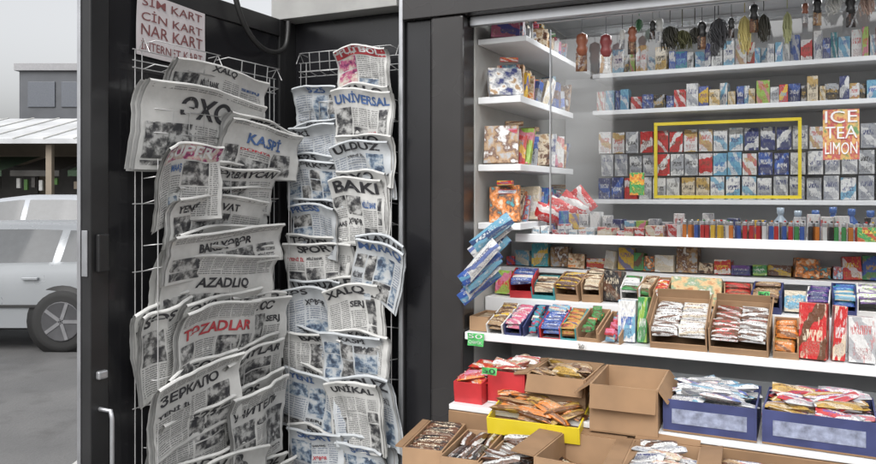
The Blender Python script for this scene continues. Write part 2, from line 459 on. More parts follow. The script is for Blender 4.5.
def sign(name,F,x,z,w,h,lines,paper,ink,rot=0,y=-.006,bold=.012):
    m=MB(); M=T((x,y,z))@RY(-rot)
    m.grid(lambda a,b:M@Vector(((a-.5)*w,.003*sin(a*5+b*3),(b-.5)*h)),8,6,paper)
    n=len(lines)
    for i,(tx) in enumerate(lines):
        V,Fc,asp=text_geo(tx,bold); zc=.5-(i+.85)/n*.94-.0
        m.add([M@Vector(((-.44+p[0]*.88)*w,.003*sin((.06+p[0]*.88)*5+(zc+.5)*3)-.0025,(zc+p[1]*.72/n+.008*sin(p[0]*9))*h)) for p in V],Fc,ink)
    return m.obj(name,F)
sign('handwritten_sign',DF,-.54,2.065,.265,.175,['SİM KART','CİN KART','NAR KART','İNTERNET KART'],mat('pinkish_paper',(.62,.58,.59),.8,0,.05),INKS,-.03,-.006,.004)

# ------------------------------------------------------------------ interior shelves
def shelf(x0,x1,y0,y1,z,th=.018,mt=WHITE): kbox('shelf_board',x0,x1,y0,y1,z-th,z,mt)
for z in (1.91,1.69,1.50): shelf(.003,.15,.10,.72,z,.022)
shelf(.003,.17,.10,.98,2.10)
shelf(.19,SR-.03,.86,BD-.032,2.08); shelf(.19,SR-.03,.86,BD-.032,1.93); shelf(.19,SR-.03,.86,BD-.032,1.57)
shelf(.10,SR-.1,.20,.60,1.45,.016)
shelf(.004,SR-.1,-.01,.40,1.16,.024)
kbox('riser_board',.004,SR-.1,.16,.175,1.161,1.25,WHITE)
kbox('riser_shelf',.004,SR-.1,.176,.41,1.235,1.25,WHITE)
kbox('upper_riser_shelf',.004,SR-.1,.285,.41,1.325,1.34,WHITE)
kbox('counter_back',.004,SR-.1,.411,.43,1.0,1.42,WHITE)
kbox('mid_shelf',.06,SR-.1,-.25,.20,.985,1.0,WHITE)
kbox('window_rail',.10,SR-.1,.19,.199,1.434,1.462,WHITE)
kbox('window_track',.004,SR-.1,.03,.05,2.13,2.16,SILV)

g=NT('window_glass'); 
for n in list(g.n):
    if n.type=='BSDF_PRINCIPLED': g.n.remove(n)
tr=g.node('ShaderNodeBsdfTransparent'); gl=g.node('ShaderNodeBsdfGlossy'); gl.inputs['Roughness'].default_value=.03
fz=g.node('ShaderNodeFresnel'); fz.inputs[0].default_value=1.5
nz=g.noise(3,g.coord()); mx=g.node('ShaderNodeMixShader')
g.link(g.math('ADD',g.math('MULTIPLY',fz.outputs[0],1.5),g.math('MULTIPLY',nz.outputs[0],.2)),mx.inputs[0]); g.link(tr.outputs[0],mx.inputs[1]); g.link(gl.outputs[0],mx.inputs[2])
g.link(mx.outputs[0],g.n['Material Output'].inputs[0])
GLASS=g.m
m=MB(); m.add([(.22,.20,1.463),(SR-.1,.20,1.463),(SR-.1,.20,2.13),(.22,.20,2.13)],[(0,1,2,3)],GLASS); m.obj('window_pane',KF,kiosk)
m=MB(); m.box((.22,.195,1.80),(.003,.010,.66),SILV); m.obj('window_pane_edge',KF,kiosk)

# ------------------------------------------------------------------ products
C=dict(white=(.66,.66,.65),red=(.48,.025,.025),blue=(.04,.1,.36),navy=(.025,.035,.14),yel=(.68,.44,.04),gold=(.45,.28,.06),
       brown=(.12,.05,.025),orange=(.6,.19,.03),green=(.05,.25,.07),teal=(.04,.26,.3),cyan=(.15,.36,.5),pink=(.55,.16,.26),
       cream=(.6,.52,.39),black=(.02,.016,.016),purple=(.13,.05,.24),grey=(.33,.34,.36),tan=(.35,.22,.11),lime=(.28,.44,.08))
def W(a,b,c,d=1.): return wrap(C[a],C[b],C[c],.33,d)
MIXED=[W('red','white','yel'),W('brown','gold','white'),W('teal','blue','white'),W('white','red','blue'),W('yel','orange','red'),
       W('tan','brown','cream'),W('green','lime','white'),W('pink','white','red'),W('cream','brown','red'),W('blue','navy','white'),W('orange','red','cream'),W('gold','brown','red')]
CN=list(C)+['white','red','brown','cream','red']
def RW(): 
    a,b,c=R.sample(CN,3); return W(a,b,c)
POOL=[RW() for _ in range(34)]+MIXED+[W('red','white','yel'),W('red','cream','white')]
CIG=[W(*q) for q in (('white','grey','navy'),('white','gold','red'),('navy','blue','white'),('black','grey','gold'),('white','cyan','navy'),('grey','white','black'),('cream','gold','black'),
     ('white','grey','black'),('white','red','gold'),('grey','white','navy'),('red','white','brown'),('cyan','white','blue'),('white','white','red'),('navy','white','grey'))]
COVERS=[art('printed_cover_%d'%i,cs,3.,True) for i,cs in enumerate((
   [C['brown'],C['tan'],C['cream'],C['orange']],[C['grey'],C['tan'],C['brown'],C['white']],[C['white'],C['cyan'],C['red'],C['cream']],
   [C['tan'],C['cream'],C['brown'],C['black']],[C['navy'],C['grey'],C['white'],C['tan']],[C['cream'],C['orange'],C['brown'],C['teal']]))]
def product_box(x,y,z,sx,sy,sz,mt,rz=0,tilt=0,name='product_box',F=KF,roll=0):
    m=MB(); m.box((0,0,sz/2),(sx,sy,sz),mt)
    return m.obj(name,F@T((x,y,z))@RZ(rz)@RX(tilt)@RY(roll),None,.0012)
def tray(name,x0,x1,y0,y1,z,h,wall,mats,pl=.1,pw=.03,phh=.014,mode='pile',flaps=(),n=None,inner=None,fill=.75,tilt=0,rz=0,fronth=None,seed=1,lip=None):
    r=random.Random(seed); w=x1-x0; d=y1-y0; t=.004; m=MB(); inner=inner or wall
    fh=fronth if fronth is not None else h
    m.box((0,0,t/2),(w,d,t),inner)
    m.box((-w/2+t/2,0,h/2+t/2),(t,d-.0002,h-t),wall); m.box((w/2-t/2,0,h/2+t/2),(t,d-.0002,h-t),wall)
    m.box((0,-d/2+t/2,fh/2+t/2),(w-2*t-.0004,t,fh-t),wall); m.box((0,d/2-t/2,h/2+t/2),(w-2*t-.0004,t,h-t),wall)
    if lip: m.box((0,-d/2-.0008,fh*.5),(w*.8,.0012,fh*.45),lip)
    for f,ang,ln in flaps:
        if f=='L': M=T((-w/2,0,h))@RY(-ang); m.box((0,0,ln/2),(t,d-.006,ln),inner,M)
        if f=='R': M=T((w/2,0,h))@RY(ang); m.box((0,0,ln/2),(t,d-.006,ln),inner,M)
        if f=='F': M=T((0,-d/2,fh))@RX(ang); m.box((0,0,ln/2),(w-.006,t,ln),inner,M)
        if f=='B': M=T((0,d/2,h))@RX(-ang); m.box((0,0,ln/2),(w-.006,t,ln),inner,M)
    zi=fill*h
    if mode=='pile':
        n=n or int(w*d/(pl*pw)*3.8)
        for i in range(n):
            px=r.uniform(-w/2+pl*.42,w/2-pl*.42) if w>pl else 0; py=r.uniform(-d/2+pw*.8,d/2-pw*.8)
            pz=zi*(.55+.55*i/n)
            m.pack(T((px,py,pz))@RZ(r.gauss(0,.35))@RX(r.gauss(0,.3))@RY(r.gauss(0,.12)),pl,pw,phh,r.choice(mats))
    elif mode=='rows':
        nc=max(1,int((w-.008)/pl)); nr=max(1,int((d-.008)/(pw*.8)))
        for l in range(2):
            for i in range(nc):
                for j in range(nr):
                    if l==1 and r.random()<.12: continue
                    px=-w/2+.004+(i+.5)*(w-.008)/nc; py=-d/2+.006+(j+.5)*(d-.012)/nr
                    m.pack(T((px+r.gauss(0,.003),py,zi-phh*.9*(1-l)+r.gauss(0,.003)))@RZ(r.gauss(0,.07))@RX(.5+r.gauss(0,.2)),pl*.97,pw,phh,mats[(i+ (r.random()<.15))%len(mats)])
    elif mode=='cols':
        nc=max(1,int((w-.008)/(pw*.85))); nr=max(1,int((d-.008)/pl))
        for i in range(nc):
            for j in range(nr):
                for l in range(2):
                    px=-w/2+.006+(i+.5)*(w-.012)/nc; py=-d/2+.004+(j+.5)*(d-.008)/nr
                    m.pack(T((px,py+r.gauss(0,.004),zi-phh*(1-l)+r.gauss(0,.003)))@RZ(pi/2+r.gauss(0,.09))@RX(r.gauss(0,.3)),pl*.97,pw,phh,mats[(i//3+j)%len(mats)])
    elif mode=='boxes':
        nc=max(1,int((w-.008)/pl)); nr=max(1,int((d-.008)/pw))
        for i in range(nc):
            for j in range(nr):
                m.box((0,0,0),(pl*.95,pw*.93,phh),mats[(i+j*3)%len(mats)],T((-w/2+.004+(i+.5)*(w-.008)/nc,-d/2+.004+(j+.5)*(d-.008)/nr,t+phh/2+.001+r.uniform(0,.004)))@RZ(r.gauss(0,.03)))
    return m.obj(name,KF@T(((x0+x1)/2,(y0+y1)/2,z))@RZ(rz)@RX(tilt),None)

TEALC=mat('teal_card',(.05,.25,.27),.5)
WAF=[W('white','brown','black'),W('white','cream','brown'),W('brown','white','red')]
# middle shelf, front row
tray('candy_display_box',.012,.075,.01,.15,1.162,.045,CARD,[W('tan','cream','brown')],.05,.03,.03,'boxes',seed=3)
x=.08; k=0
while x<.47:
    w=R.choice([.05,.055,.065]); 
    tray('candy_display_box',x,x+w,.0,.15,1.162,.045+R.uniform(0,.015),R.choice([REDC,CARD,NAVY,CARD,TEALC,WCARD,CARD]),
         [R.choice(POOL),R.choice(POOL)],w*.9 if R.random()<.5 else w*.44,.022,.012,'rows',seed=k+20,tilt=.3+R.uniform(-.04,.04),fronth=.02+R.uniform(0,.01),fill=.95,rz=R.gauss(0,.04))
    x+=w+.002; k+=1
product_box(.50,.05,1.162,.05,.05,.12,W('white','cyan','blue'),.05,-.1,'tea_box')
product_box(.545,.06,1.162,.028,.05,.13,W('green','lime','white'),-.05,-.1,'tea_box')
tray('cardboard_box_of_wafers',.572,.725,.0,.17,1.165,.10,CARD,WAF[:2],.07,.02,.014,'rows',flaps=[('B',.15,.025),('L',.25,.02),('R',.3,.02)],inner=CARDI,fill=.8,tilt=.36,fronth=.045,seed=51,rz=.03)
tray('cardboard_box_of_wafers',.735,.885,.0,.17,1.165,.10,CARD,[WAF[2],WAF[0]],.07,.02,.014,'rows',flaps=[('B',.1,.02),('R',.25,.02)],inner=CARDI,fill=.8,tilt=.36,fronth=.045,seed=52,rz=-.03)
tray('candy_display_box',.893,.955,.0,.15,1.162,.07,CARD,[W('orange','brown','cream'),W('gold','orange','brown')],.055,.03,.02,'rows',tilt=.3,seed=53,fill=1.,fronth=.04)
product_box(.99,.03,1.162,.065,.06,.145,W('red','brown','cream'),-.15,-.1,'snack_carton')
product_box(1.045,.04,1.162,.03,.05,.14,W('red','cream','white'),.1,-.08,'snack_carton',roll=.06)
product_box(1.10,.04,1.162,.06,.06,.115,W('white','grey','red'),.0,-.08,'snack_carton')
x=1.15
while x<1.75:
    w=R.choice([.08,.1]); tray('candy_display_box',x,x+w,.0,.15,1.162,.05,R.choice([CARD,NAVY,REDC]),[R.choice(MIXED)],w*.9,.022,.014,'rows',tilt=.28,seed=int(x*100),fill=.9,fronth=.03); x+=w+.004
x=.02;k=0
while x<1.8:
    w=R.choice([.04,.05,.06,.08]); h=R.uniform(.05,.085)
    if .58<x<.66 : w=.15; product_box(x+w/2,.22,1.252,w-.004,.06,.085,art('picture_carton',[(.42,.18,.06),(.58,.4,.2),(.2,.3,.18),(.62,.58,.52)],3.),0,-.25,'picture_carton')
    else:
        if R.random()<.75: tray('candy_display_box',x,x+w,.18,.282,1.252,h,R.choice([CARD,CARD,REDC,NAVY,WCARD,TEALC]),[R.choice(POOL),R.choice(POOL)],w*.88,.02,.013,'rows',seed=k+70,tilt=.32,fill=.95,fronth=h*.5,rz=R.gauss(0,.05))
        else: product_box(x+w/2,.23,1.252,w-.003,.05,R.uniform(.06,.10),R.choice(POOL+COVERS*3),R.gauss(0,.1),-.15,'biscuit_box',roll=R.gauss(0,.04))
    x+=w+.002;k+=1
x=.02
while x<1.8:
    w=R.uniform(.025,.07); product_box(x+w/2,.34+R.uniform(-.015,.02),1.341,w-.003,.06,R.uniform(.03,.085),R.choice(POOL+COVERS*3),R.gauss(0,.1),-.1,'biscuit_box',roll=R.gauss(0,.04)); x+=w
# lighter shelf
LC=[mat('lighter_'+n,C[n],.25) for n in('red','yel','blue','green','black','orange','white','black','black','red')]
for i in range(70):
    x=.62+i*.0172+R.gauss(0,.002)
    if x>1.75: break
    m=MB(); q=R.choice(LC)
    m.box((0,0,.024),(.012,.02,.048),q); m.box((0,0,.054),(.011,.018,.011),SILV); m.box((.003,0,.062),(.006,.008,.005),R.choice(LC))
    m.obj('pocket_lighter',KF@T((x,.225+R.uniform(0,.01),1.452))@RZ(R.gauss(0,.2)),None,.002)
for i in range(15):
    product_box(.16+i*.031,.25,1.452,.029,.05,R.uniform(.02,.05),R.choice([W('red','white','white'),W('white','red','navy'),W('white','grey','cyan'),W('cream','red','white'),W('white','gold','red')]),R.gauss(0,.2),0,'chewing_gum_box')
for i in range(12):
    product_box(.19+i*.038,.32,1.452,.033,.04,R.uniform(.05,.085),R.choice(CIG+POOL[:8]),R.gauss(0,.15),0,'chewing_gum_box')
for i in range(30):
    product_box(.66+i*.037,.31,1.452,.033,.03,R.uniform(.05,.085),R.choice(CIG+CIG+POOL[:8]),R.gauss(0,.15),0,'battery_pack')
product_box(1.135,.205,1.452,.07,.02,.05,W('green','red','yel'),0,0,'chewing_gum_box')
product_box(.50,.19,1.59,.045,.006,.07,W('green','orange','yel'),0,0,'snack_pouch')
# left wall shelves: densely filled
for z,hm in ((2.10,.09),(1.91,.12),(1.69,.15),(1.50,.12)):
    y=.115; i=0
    while y<.70:
        d=R.uniform(.008,.035); hgt=hm*R.uniform(.6,1)
        product_box(.075+R.uniform(-.012,.025),y+d/2,z+.002,R.uniform(.07,.115),d,hgt,R.choice(COVERS+COVERS+POOL[:10]),R.gauss(.2,.25),-.3+R.gauss(0,.06),'boxed_goods',roll=R.gauss(0,.05))
        if R.random()<.3: product_box(.09,y+d/2,z+.002+hgt,.06,d,.015,R.choice(POOL),R.gauss(0,.4),0,'boxed_goods')
        y+=d+.006; i+=1
for i in range(4):
    m=MB(); m.pack(RX(pi/2),.10,.06,.025,W('red','white','white')); m.obj('snack_packet',KF@T((.185+i*.022,.30+i*.06,1.525+.015*i))@RZ(.3)@RY(.3+.2*i))
# back wall goods
for z in (1.571,1.665,1.759):
    x=.22+R.uniform(0,.02); run=0
    while x<SR-.08:
        if run==0: q=R.choice(CIG); run=R.choice([1,2,2,3])
        run-=1
        product_box(x,.95+R.uniform(-.01,.01),z,.050,.03,.086*R.choice([1,1,.95,1.03]),q,R.gauss(0,.05),0,'cigarette_pack'); x+=.053+R.uniform(0,.006)
for z,nn in ((1.931,.086),(2.081,.1)):
    x=.20
    while x<SR-.06:
        w=R.uniform(.018,.05)
        product_box(x+w/2,.93+R.uniform(-.02,.02),z,w*.95,.05,nn*R.uniform(.6,1.1),R.choice(CIG+CIG+[W('blue','white','white'),W('teal','white','navy'),W('grey','white','black')]+POOL[:5]),R.gauss(0,.1),0,'boxed_goods'); x+=w
m=MB()
for a,b,c_,d_ in ((.43,.96,1.575,1.587),(.43,.96,1.863,1.875)): m.box(((a+b)/2,.90,(c_+d_)/2),(b-a,.012,.012),YEL)
for x in (.436,.954): m.box((x,.8995,1.725),(.012,.011,.275),YEL)
m.obj('yellow_display_frame',KF)
for i in range(10):
    m=MB(); k=R.uniform(.7,1.); q=[(.018,0),(.02,.005),(.02,.07*k),(.008,.09*k),(.008,.10*k),(.011,.10*k),(.011,.125*k)]
    m.lathe(q,R.choice([mat('blue_bottle',(.05,.11,.3),.1),mat('purple_bottle',(.13,.08,.22),.12),mat('clear_bottle',(.3,.36,.42),.1)]))
    m.obj('perfume_bottle',KF@T((.90+i*.05,.45+R.uniform(0,.08),1.452)))
sign('drink_poster',KF,1.06,1.76,.09,.14,['ICE','TEA','LIMON'],art('poster_art',[(.5,.36,.08),(.38,.07,.08),(.55,.34,.12),(.1,.22,.09)],2.5),WINK,0,.19,.0)
rail=curve('hanging_rail',[[(.2,.12,2.14),(1.8,.12,2.14)]],.004,SILV,KF,kiosk)
def tassel(x,z,mt,ln=.12,nst=40,sp=.03,name='hanging_tassel'):
    sps=[[(x,.12,2.14),(x,.12,z+.01)]]
    for i in range(nst):
        a=R.uniform(0,2*pi); r_=R.uniform(.1,1)*sp; l=ln*R.uniform(.5,1); k=R.uniform(.4,1)
        sps.append([(x,.12,z),(x+cos(a)*r_*.7,.12+sin(a)*r_*.6,z-l*.2),(x+cos(a)*r_,.12+sin(a)*r_,z-l*.6),(x+cos(a+.6)*r_*k,.12+sin(a)*r_*k,z-l)])
    curve(name,sps,.0014,mt,KF,None,1)
def trinket(x,z,m1,m2,s=1.):
    m=MB(); m.box((0,0,(2.14-z)/2+.01),(.0015,.0015,2.12-z),INK)
    m.lathe([(.003,.03*s),(.014*s,.024*s),(.017*s,.008*s),(.012*s,-.004*s),(.016*s,-.014*s),(.012*s,-.032*s),(.003,-.036*s)],m1,None,10)
    m.pack(T((.0,-.006,-.05*s))@RZ(.3)@RX(pi/2)@RZ(pi/2),.05*s,.03*s,.01,m2)
    m.obj('hanging_trinket',KF@T((x,.12,z)))
HAIR=mat('black_hair_tie',(.03,.028,.02),.7); OLV=mat('dark_olive_hair',(.06,.06,.02),.7); FUR=mat('dark_fur',(.05,.05,.055),.8)
tassel(.61,2.09,HAIR,.07,90,.032); tassel(.645,2.075,OLV,.06,60,.03); tassel(.68,2.08,HAIR,.05,60,.02)
tassel(.745,2.10,FUR,.09,120,.03); tassel(.735,2.03,FUR,.04,60,.015)
tassel(.815,2.10,mat('straw_yellow',(.38,.32,.12),.8),.11,80,.018)
tassel(.865,2.10,HAIR,.08,70,.02); tassel(.925,2.10,mat('straw_green',(.28,.29,.15),.8),.09,60,.012)
tassel(.52,2.12,mat('green_ribbon',(.06,.18,.08),.5),.04,30,.012)
tassel(1.04,2.13,mat('white_ribbon',(.5,.5,.48),.6),.05,50,.025); tassel(1.12,2.13,mat('pink_ribbon',(.42,.3,.25),.6),.06,50,.022)
AMB=mat('amber_plastic',(.25,.08,.04),.35); DR=mat('dark_red_plastic',(.2,.04,.04),.35); BKP=mat('black_plastic',(.02,.02,.02),.3)
trinket(.345,2.06,AMB,W('brown','tan','grey'),1.15); trinket(.42,2.05,DR,W('white','tan','grey'),1.15)
for x in (.47,.50,.56,.58,.70,.78,.84,.97,1.0,1.08,1.17,1.22): trinket(x,2.09+R.uniform(-.02,.02),R.choice([AMB,BKP,BKP,CREAM,FUR]),R.choice([W('black','grey','brown'),W('grey','white','black'),W('tan','brown','grey'),W('brown','black','tan')]),R.uniform(.5,.85))
for i in range(9):
    m=MB(); m.pack(RX(pi/2),.15,.042,.02,(W('blue','cyan','white',1.6),W('white','blue','navy',1.6),W('cyan','navy','white',1.6))[i%3])
    m.obj('crisp_packet',KF@T((.085+.004*(i%3)+.012*(i-4)*.5,-.03-.012*(i%5),1.31+.021*i))@RZ(R.uniform(-.1,.3))@RY(-.75+R.gauss(0,.12)))
sign('price_tag',KF,.045,1.14,.055,.04,['50','QƏPİK'],GREENT,WINK,0,-.02,.0)
sign('price_tag',KF,.865,1.31,.03,.018,['40'],GREENT,INK,0,.13,0)
sign('price_tag',KF,.175,1.10,.045,.02,['30'],GREENT,INK,0,-.23,0)
sign('price_tag',KF,.38,1.148,.022,.016,['20'],WCARD,INK,0,-.016,0)

# ---- mid tier
Z1=1.002
tray('red_snack_tray',.065,.15,-.22,-.02,Z1-.01,.08,REDC,[W('red','orange','white'),W('red','white','yel'),W('pink','red','white')],.08,.04,.02,'pile',seed=81,fill=1.,tilt=.12)
tray('red_snack_tray',.155,.265,-.19,.0,Z1,.09,REDC,[W('red','white','white'),W('cream','red','brown'),W('white','tan','red')],.08,.035,.018,'pile',seed=82,fill=1.05,inner=WCARD)
tray('cardboard_box_of_biscuits',.275,.44,-.20,.02,Z1,.095,CARD,[W('tan','brown','cream'),W('gold','cream','brown'),W('brown','tan','cream')],.07,.035,.018,'pile',flaps=[('L',1.7,.04),('F',2.6,.05)],inner=CARDI,seed=83,fill=.95)
tray('open_cardboard_box',.465,.635,-.27,-.03,Z1-.015,.12,CARD,[W('cream','tan','brown')],.1,.05,.01,'pile',flaps=[('L',2.2,.05),('R',2.5,.04),('F',2.8,.06)],inner=CARDI,seed=84,fill=.2,n=5,rz=.04)
LAB=mat('navy_box_label',(.25,.28,.38),.5,0,.5,60)
tray('navy_box_of_ice_cream_wafers',.648,.865,-.24,.0,Z1,.08,NAVY,[W('white','cyan','navy'),W('white','blue','red'),W('white','grey','navy')],.10,.03,.016,'pile',seed=85,fill=1.1,lip=LAB,inner=CARDI)
tray('navy_box_of_candy_bars',.88,1.12,-.24,.0,Z1,.08,NAVY,[W('white','pink','red'),W('gold','cream','brown'),W('red','white','blue'),W('grey','white','pink'),W('white','red','blue')],.10,.03,.016,'pile',seed=86,fill=1.1,lip=LAB,inner=CARDI,rz=-.03)
tray('navy_box_of_candy_bars',1.14,1.38,-.24,.0,Z1,.08,NAVY,MIXED[:4],.10,.035,.018,'pile',seed=87,fill=1.0)
tray('cardboard_box_of_biscuits',1.40,1.7,-.24,.0,Z1,.08,CARD,MIXED[4:8],.10,.035,.018,'pile',seed=88,fill=.95)
tb=empty('display_table',KF.copy())
TZ=.865
kbox('table_top',.03,1.75,-.62,-.256,TZ-.025,TZ,WHITE,parent=tb)
kbox('tier_apron',.06,1.75,-.253,-.235,TZ+.001,.983,CARDI,parent=tb)
for x in (.07,.85,1.7):
    for y in (-.59,-.29): kbox('table_leg',x-.02,x+.02,y-.02,y+.02,.0,TZ-.026,SILV,parent=tb)
CH=[W('brown','black','cream'),W('black','brown','white'),W('brown','white','black'),W('black','brown','gold')]
B=TZ+.003
tray('cardboard_box_of_chocolate_bars',.03,.135,-.50,-.265,B,.085,CARD,[CH[0],CH[3]],.09,.026,.015,'rows',inner=CARDI,seed=91,fill=.95,rz=.16,flaps=[('L',1.5,.02)])
tray('cardboard_box_of_chocolate_bars',.15,.25,-.52,-.29,B,.085,CARD,[CH[1],CH[2]],.11,.028,.015,'cols',inner=CARDI,seed=92,fill=.95,rz=.1)
tray('cardboard_box_of_chocolate_bars',.262,.37,-.53,-.30,B,.085,CARD,[CH[0],CH[1],CH[2],W('white','brown','black')],.10,.028,.015,'pile',inner=CARDI,seed=99,fill=1.,rz=.04)
tray('yellow_plastic_tray',.195,.445,-.30,-.10,.972,.045,YEL,[W('orange','brown','cream'),W('brown','orange','cream'),W('tan','brown','orange'),W('gold','brown','tan')],.11,.026,.016,'pile',seed=94,fill=1.3,tilt=.2,rz=.05)
tray('open_cardboard_box',.40,.56,-.50,-.285,B,.11,CARD,[CH[0],W('cream','brown','red')],.1,.03,.01,'pile',flaps=[('L',1.5,.06),('B',1.5,.04),('R',1.5,.05)],inner=CARDI,seed=95,fill=.5,n=12,rz=-.06)
tray('cardboard_box_of_wafers',.59,.75,-.49,-.275,B,.115,CARD,[W('white','grey','navy'),W('white','brown','black'),W('cream','white','red')],.08,.028,.016,'pile',flaps=[('L',1.6,.04),('R',1.4,.05),('B',1.2,.03)],inner=CARDI,seed=96,fill=.95,rz=.06)
tray('cardboard_box_of_wafers',.80,.98,-.49,-.275,B,.09,CARD,MIXED[2:6],.09,.03,.016,'pile',inner=CARDI,seed=97,fill=1.,flaps=[('R',1.3,.05)])
tray('cardboard_box_of_wafers',1.06,1.3,-.50,-.275,B,.085,CARD,MIXED[5:9],.1,.03,.016,'pile',inner=CARDI,seed=98,fill=.8)

# ------------------------------------------------------------------ setting
def ground_mat():
    t=NT('asphalt'); co=t.coord()
    a=t.noise(.6,co,5); b=t.noise(60,co,3); c3=t.noise(4,co,4)
    f=t.math('MULTIPLY_ADD',a.outputs[0],2.2); f.node.inputs[2].default_value=-.6; f.node.use_clamp=True
    col=t.mix(f,(.05,.05,.052),(.2,.198,.195)); col=t.mix(t.math('MULTIPLY',b.outputs[0],.6),col,(.1,.1,.1))
    f3=t.math('MULTIPLY_ADD',c3.outputs[0],4.); f3.node.inputs[2].default_value=-2.1; f3.node.use_clamp=True
    col=t.mix(t.math('MULTIPLY',f3,.5),col,(.05,.048,.045))
    t.link(col,t.b.inputs['Base Color'])
    rr=t.math('MULTIPLY_ADD',a.outputs[0],.9); rr.node.inputs[2].default_value=.1; rr.node.use_clamp=True
    t.link(rr,t.b.inputs['Roughness']); t.bump(b.outputs[0],.35,.01); return t.m
m=MB(); m.add([(-300,-300,-.01),(300,-300,-.01),(300,300,-.01),(-300,300,-.01)],[(0,1,2,3)],ground_mat()); m.obj('ground')
pm=mat('paving_concrete',(.22,.215,.205),.85,0,.2,3,.1)
m=MB(); m.add([(-1.9,-6,-.004),(9,-6,-.004),(9,9,-.004),(-1.9,9,-.004)],[(0,1,2,3)],pm); m.obj('pavement')
m=MB()
for i in range(15): m.box((-1.96,-5.5+i*1.0,.04),(.12,.985,.13),CREAM)
m.obj('kerb',None,None,.01)
WP=mat('worn_white_paint',(.3,.3,.29),.8,0,.5,6)
m=MB(); m.add([(-7.6,5.2,-.006),(-7.5,5.2,-.006),(-6.7,10,-.006),(-6.8,10,-.006)],[(0,1,2,3)],WP)
m.obj('parking_marking')

def car(name,M,paint,H=1.0):
    e=empty(name,M)
    st=[(-2.12,.38,.60,.64,.62,.60,.50),(-2.05,.28,.66,.70,.76,.72,.60),(-1.8,.24,.76,.80,.83,.80,.68),(-1.3,.22,.86,.90,.85,.84,.70),(-.98,.22,.92,.96,.86,.85,.70),
        (-.6,.22,.93,1.20,.86,.86,.64),(-.25,.22,.94,1.38,.86,.86,.61),(.2,.22,.95,1.43,.86,.86,.61),(.9,.22,.97,1.43,.86,.86,.60),(1.35,.22,.98,1.41,.86,.85,.59),
        (1.75,.24,1.0,1.36,.85,.83,.58),(1.98,.27,.99,1.10,.82,.79,.64),(2.06,.32,.80,.84,.78,.74,.66),(2.12,.40,.6,.62,.66,.64,.55)]
    def interp(x):
        for i in range(len(st)-1):
            if st[i][0]<=x<=st[i+1][0]:
                q=(x-st[i][0])/(st[i+1][0]-st[i][0]); return [st[i][k]+(st[i+1][k]-st[i][k])*q for k in range(7)]
        return list(st[-1])
    xs=[-2.12+4.24*i/106 for i in range(107)]; xs[-1]=2.12
    m=MB(); G=mat('car_window_glass',(.05,.055,.06),.06); TR=mat('black_plastic_trim',(.02,.02,.02),.5)
    vs=[]
    for x in xs:
        _,zl,zb,zt,wl,wb,wt=interp(x)
        zs=zb+(zt-zb)*.88; w1=wb+(wt-wb)*.06; z1=zb+(zt-zb)*.08
        half=[(wl*.8,zl),(wl,zl+.05),(wl*1.01,zl+.2),((wl+wb)/2*1.03,(zl+zb)*.52),(wb*1.0,zb-.06),(wb*.985,zb),(w1,z1),(wt+.02,zs),(wt*.9,zt-.01),(wt*.5,zt+.015),(0,zt+.02)]
        vs.append([(x,-p[0],p[1]*H) for p in half]+[(x,p[0],p[1]*H) for p in half[-2::-1]])
    n=len(vs[0])
    for kind in ('body','glass','trim'):
        F=[]
        for i in range(len(xs)-1):
            xm=(xs[i]+xs[i+1])/2
            for j in range(n-1):
                side=(j==6 or j==n-2-6)
                k='body'
                if side and -.58<xm<1.74 and not(.28<xm<.36 or 1.2<xm<1.27): k='glass'
                if j in (7,8,9,10,11,12) and (-.95<xm<-.3 or 1.68<xm<1.96): k='glass'
                if j in (0,n-2): k='trim'
                if k==kind: F.append((i*n+j,(i+1)*n+j,(i+1)*n+j+1,i*n+j+1))
        m.add([p for r_ in vs for p in r_],F,{'body':paint,'glass':G,'trim':TR}[kind],None,True)
    m.obj('body',M,e)
    m=MB()
    for sx in (-1.3,1.32):
        for sy in (-1,1):
            Mx=T((sx,sy*.80,.31))@RX(pi/2)
            m.lathe([(.36,-.075),(.36,.075)],TR,Mx,28)
            m.lathe([(.25,-.10),(.30,-.095),(.315,-.06),(.315,.06),(.30,.095),(.25,.10)],mat('tyre',(.02,.02,.02),.8),Mx,28)
            m.lathe([(.19,-.104),(.20,-.106),(.20,.106),(.19,.104)],mat('wheel_cover',(.08,.08,.085),.5,.5),Mx,20)
            for q in range(5): m.box((.1,0,0),(.18,.035,.22),mat('wheel_spoke',(.25,.25,.26),.4,.6),Mx@RZ(q*2*pi/5))
    m.obj('wheels',M,e)
    m=MB()
    for sy in (-1,1):
        for x in (.12,1.0): m.box((x,sy*.885,.83*H),(.16,.03,.025),paint)
        m.box((-.62,sy*.97,.98*H),(.10,.18,.12),paint)
        m.box((2.03,sy*.68,.82*H),(.12,.16,.2),mat('tail_lamp',(.4,.01,.01),.2))
        m.box((-2.03,sy*.62,.62*H),(.14,.2,.12),mat('head_lamp',(.7,.7,.7),.1))
        m.box((.3,sy*.888,.52*H),(1.9,.012,.03),TR)
        m.box((.31,sy*.875,.62*H),(.008,.02,.55),TR)
    m.obj('details',M,e,.006)
    return e
car('parked_car',T((-5.1,8.5,-.01)),mat('silver_car_paint',(.3,.315,.33),.28,.3,.04,2),.89)
car('parked_car',T((-7.0,12.9,-.01))@RZ(.05),mat('white_car_paint',(.4,.42,.45),.25,.1,.04,2),1.08)
car('parked_car',T((-11.0,9.4,-.01)),mat('dark_car_paint',(.05,.06,.08),.2,.3,.04,2),1.0)

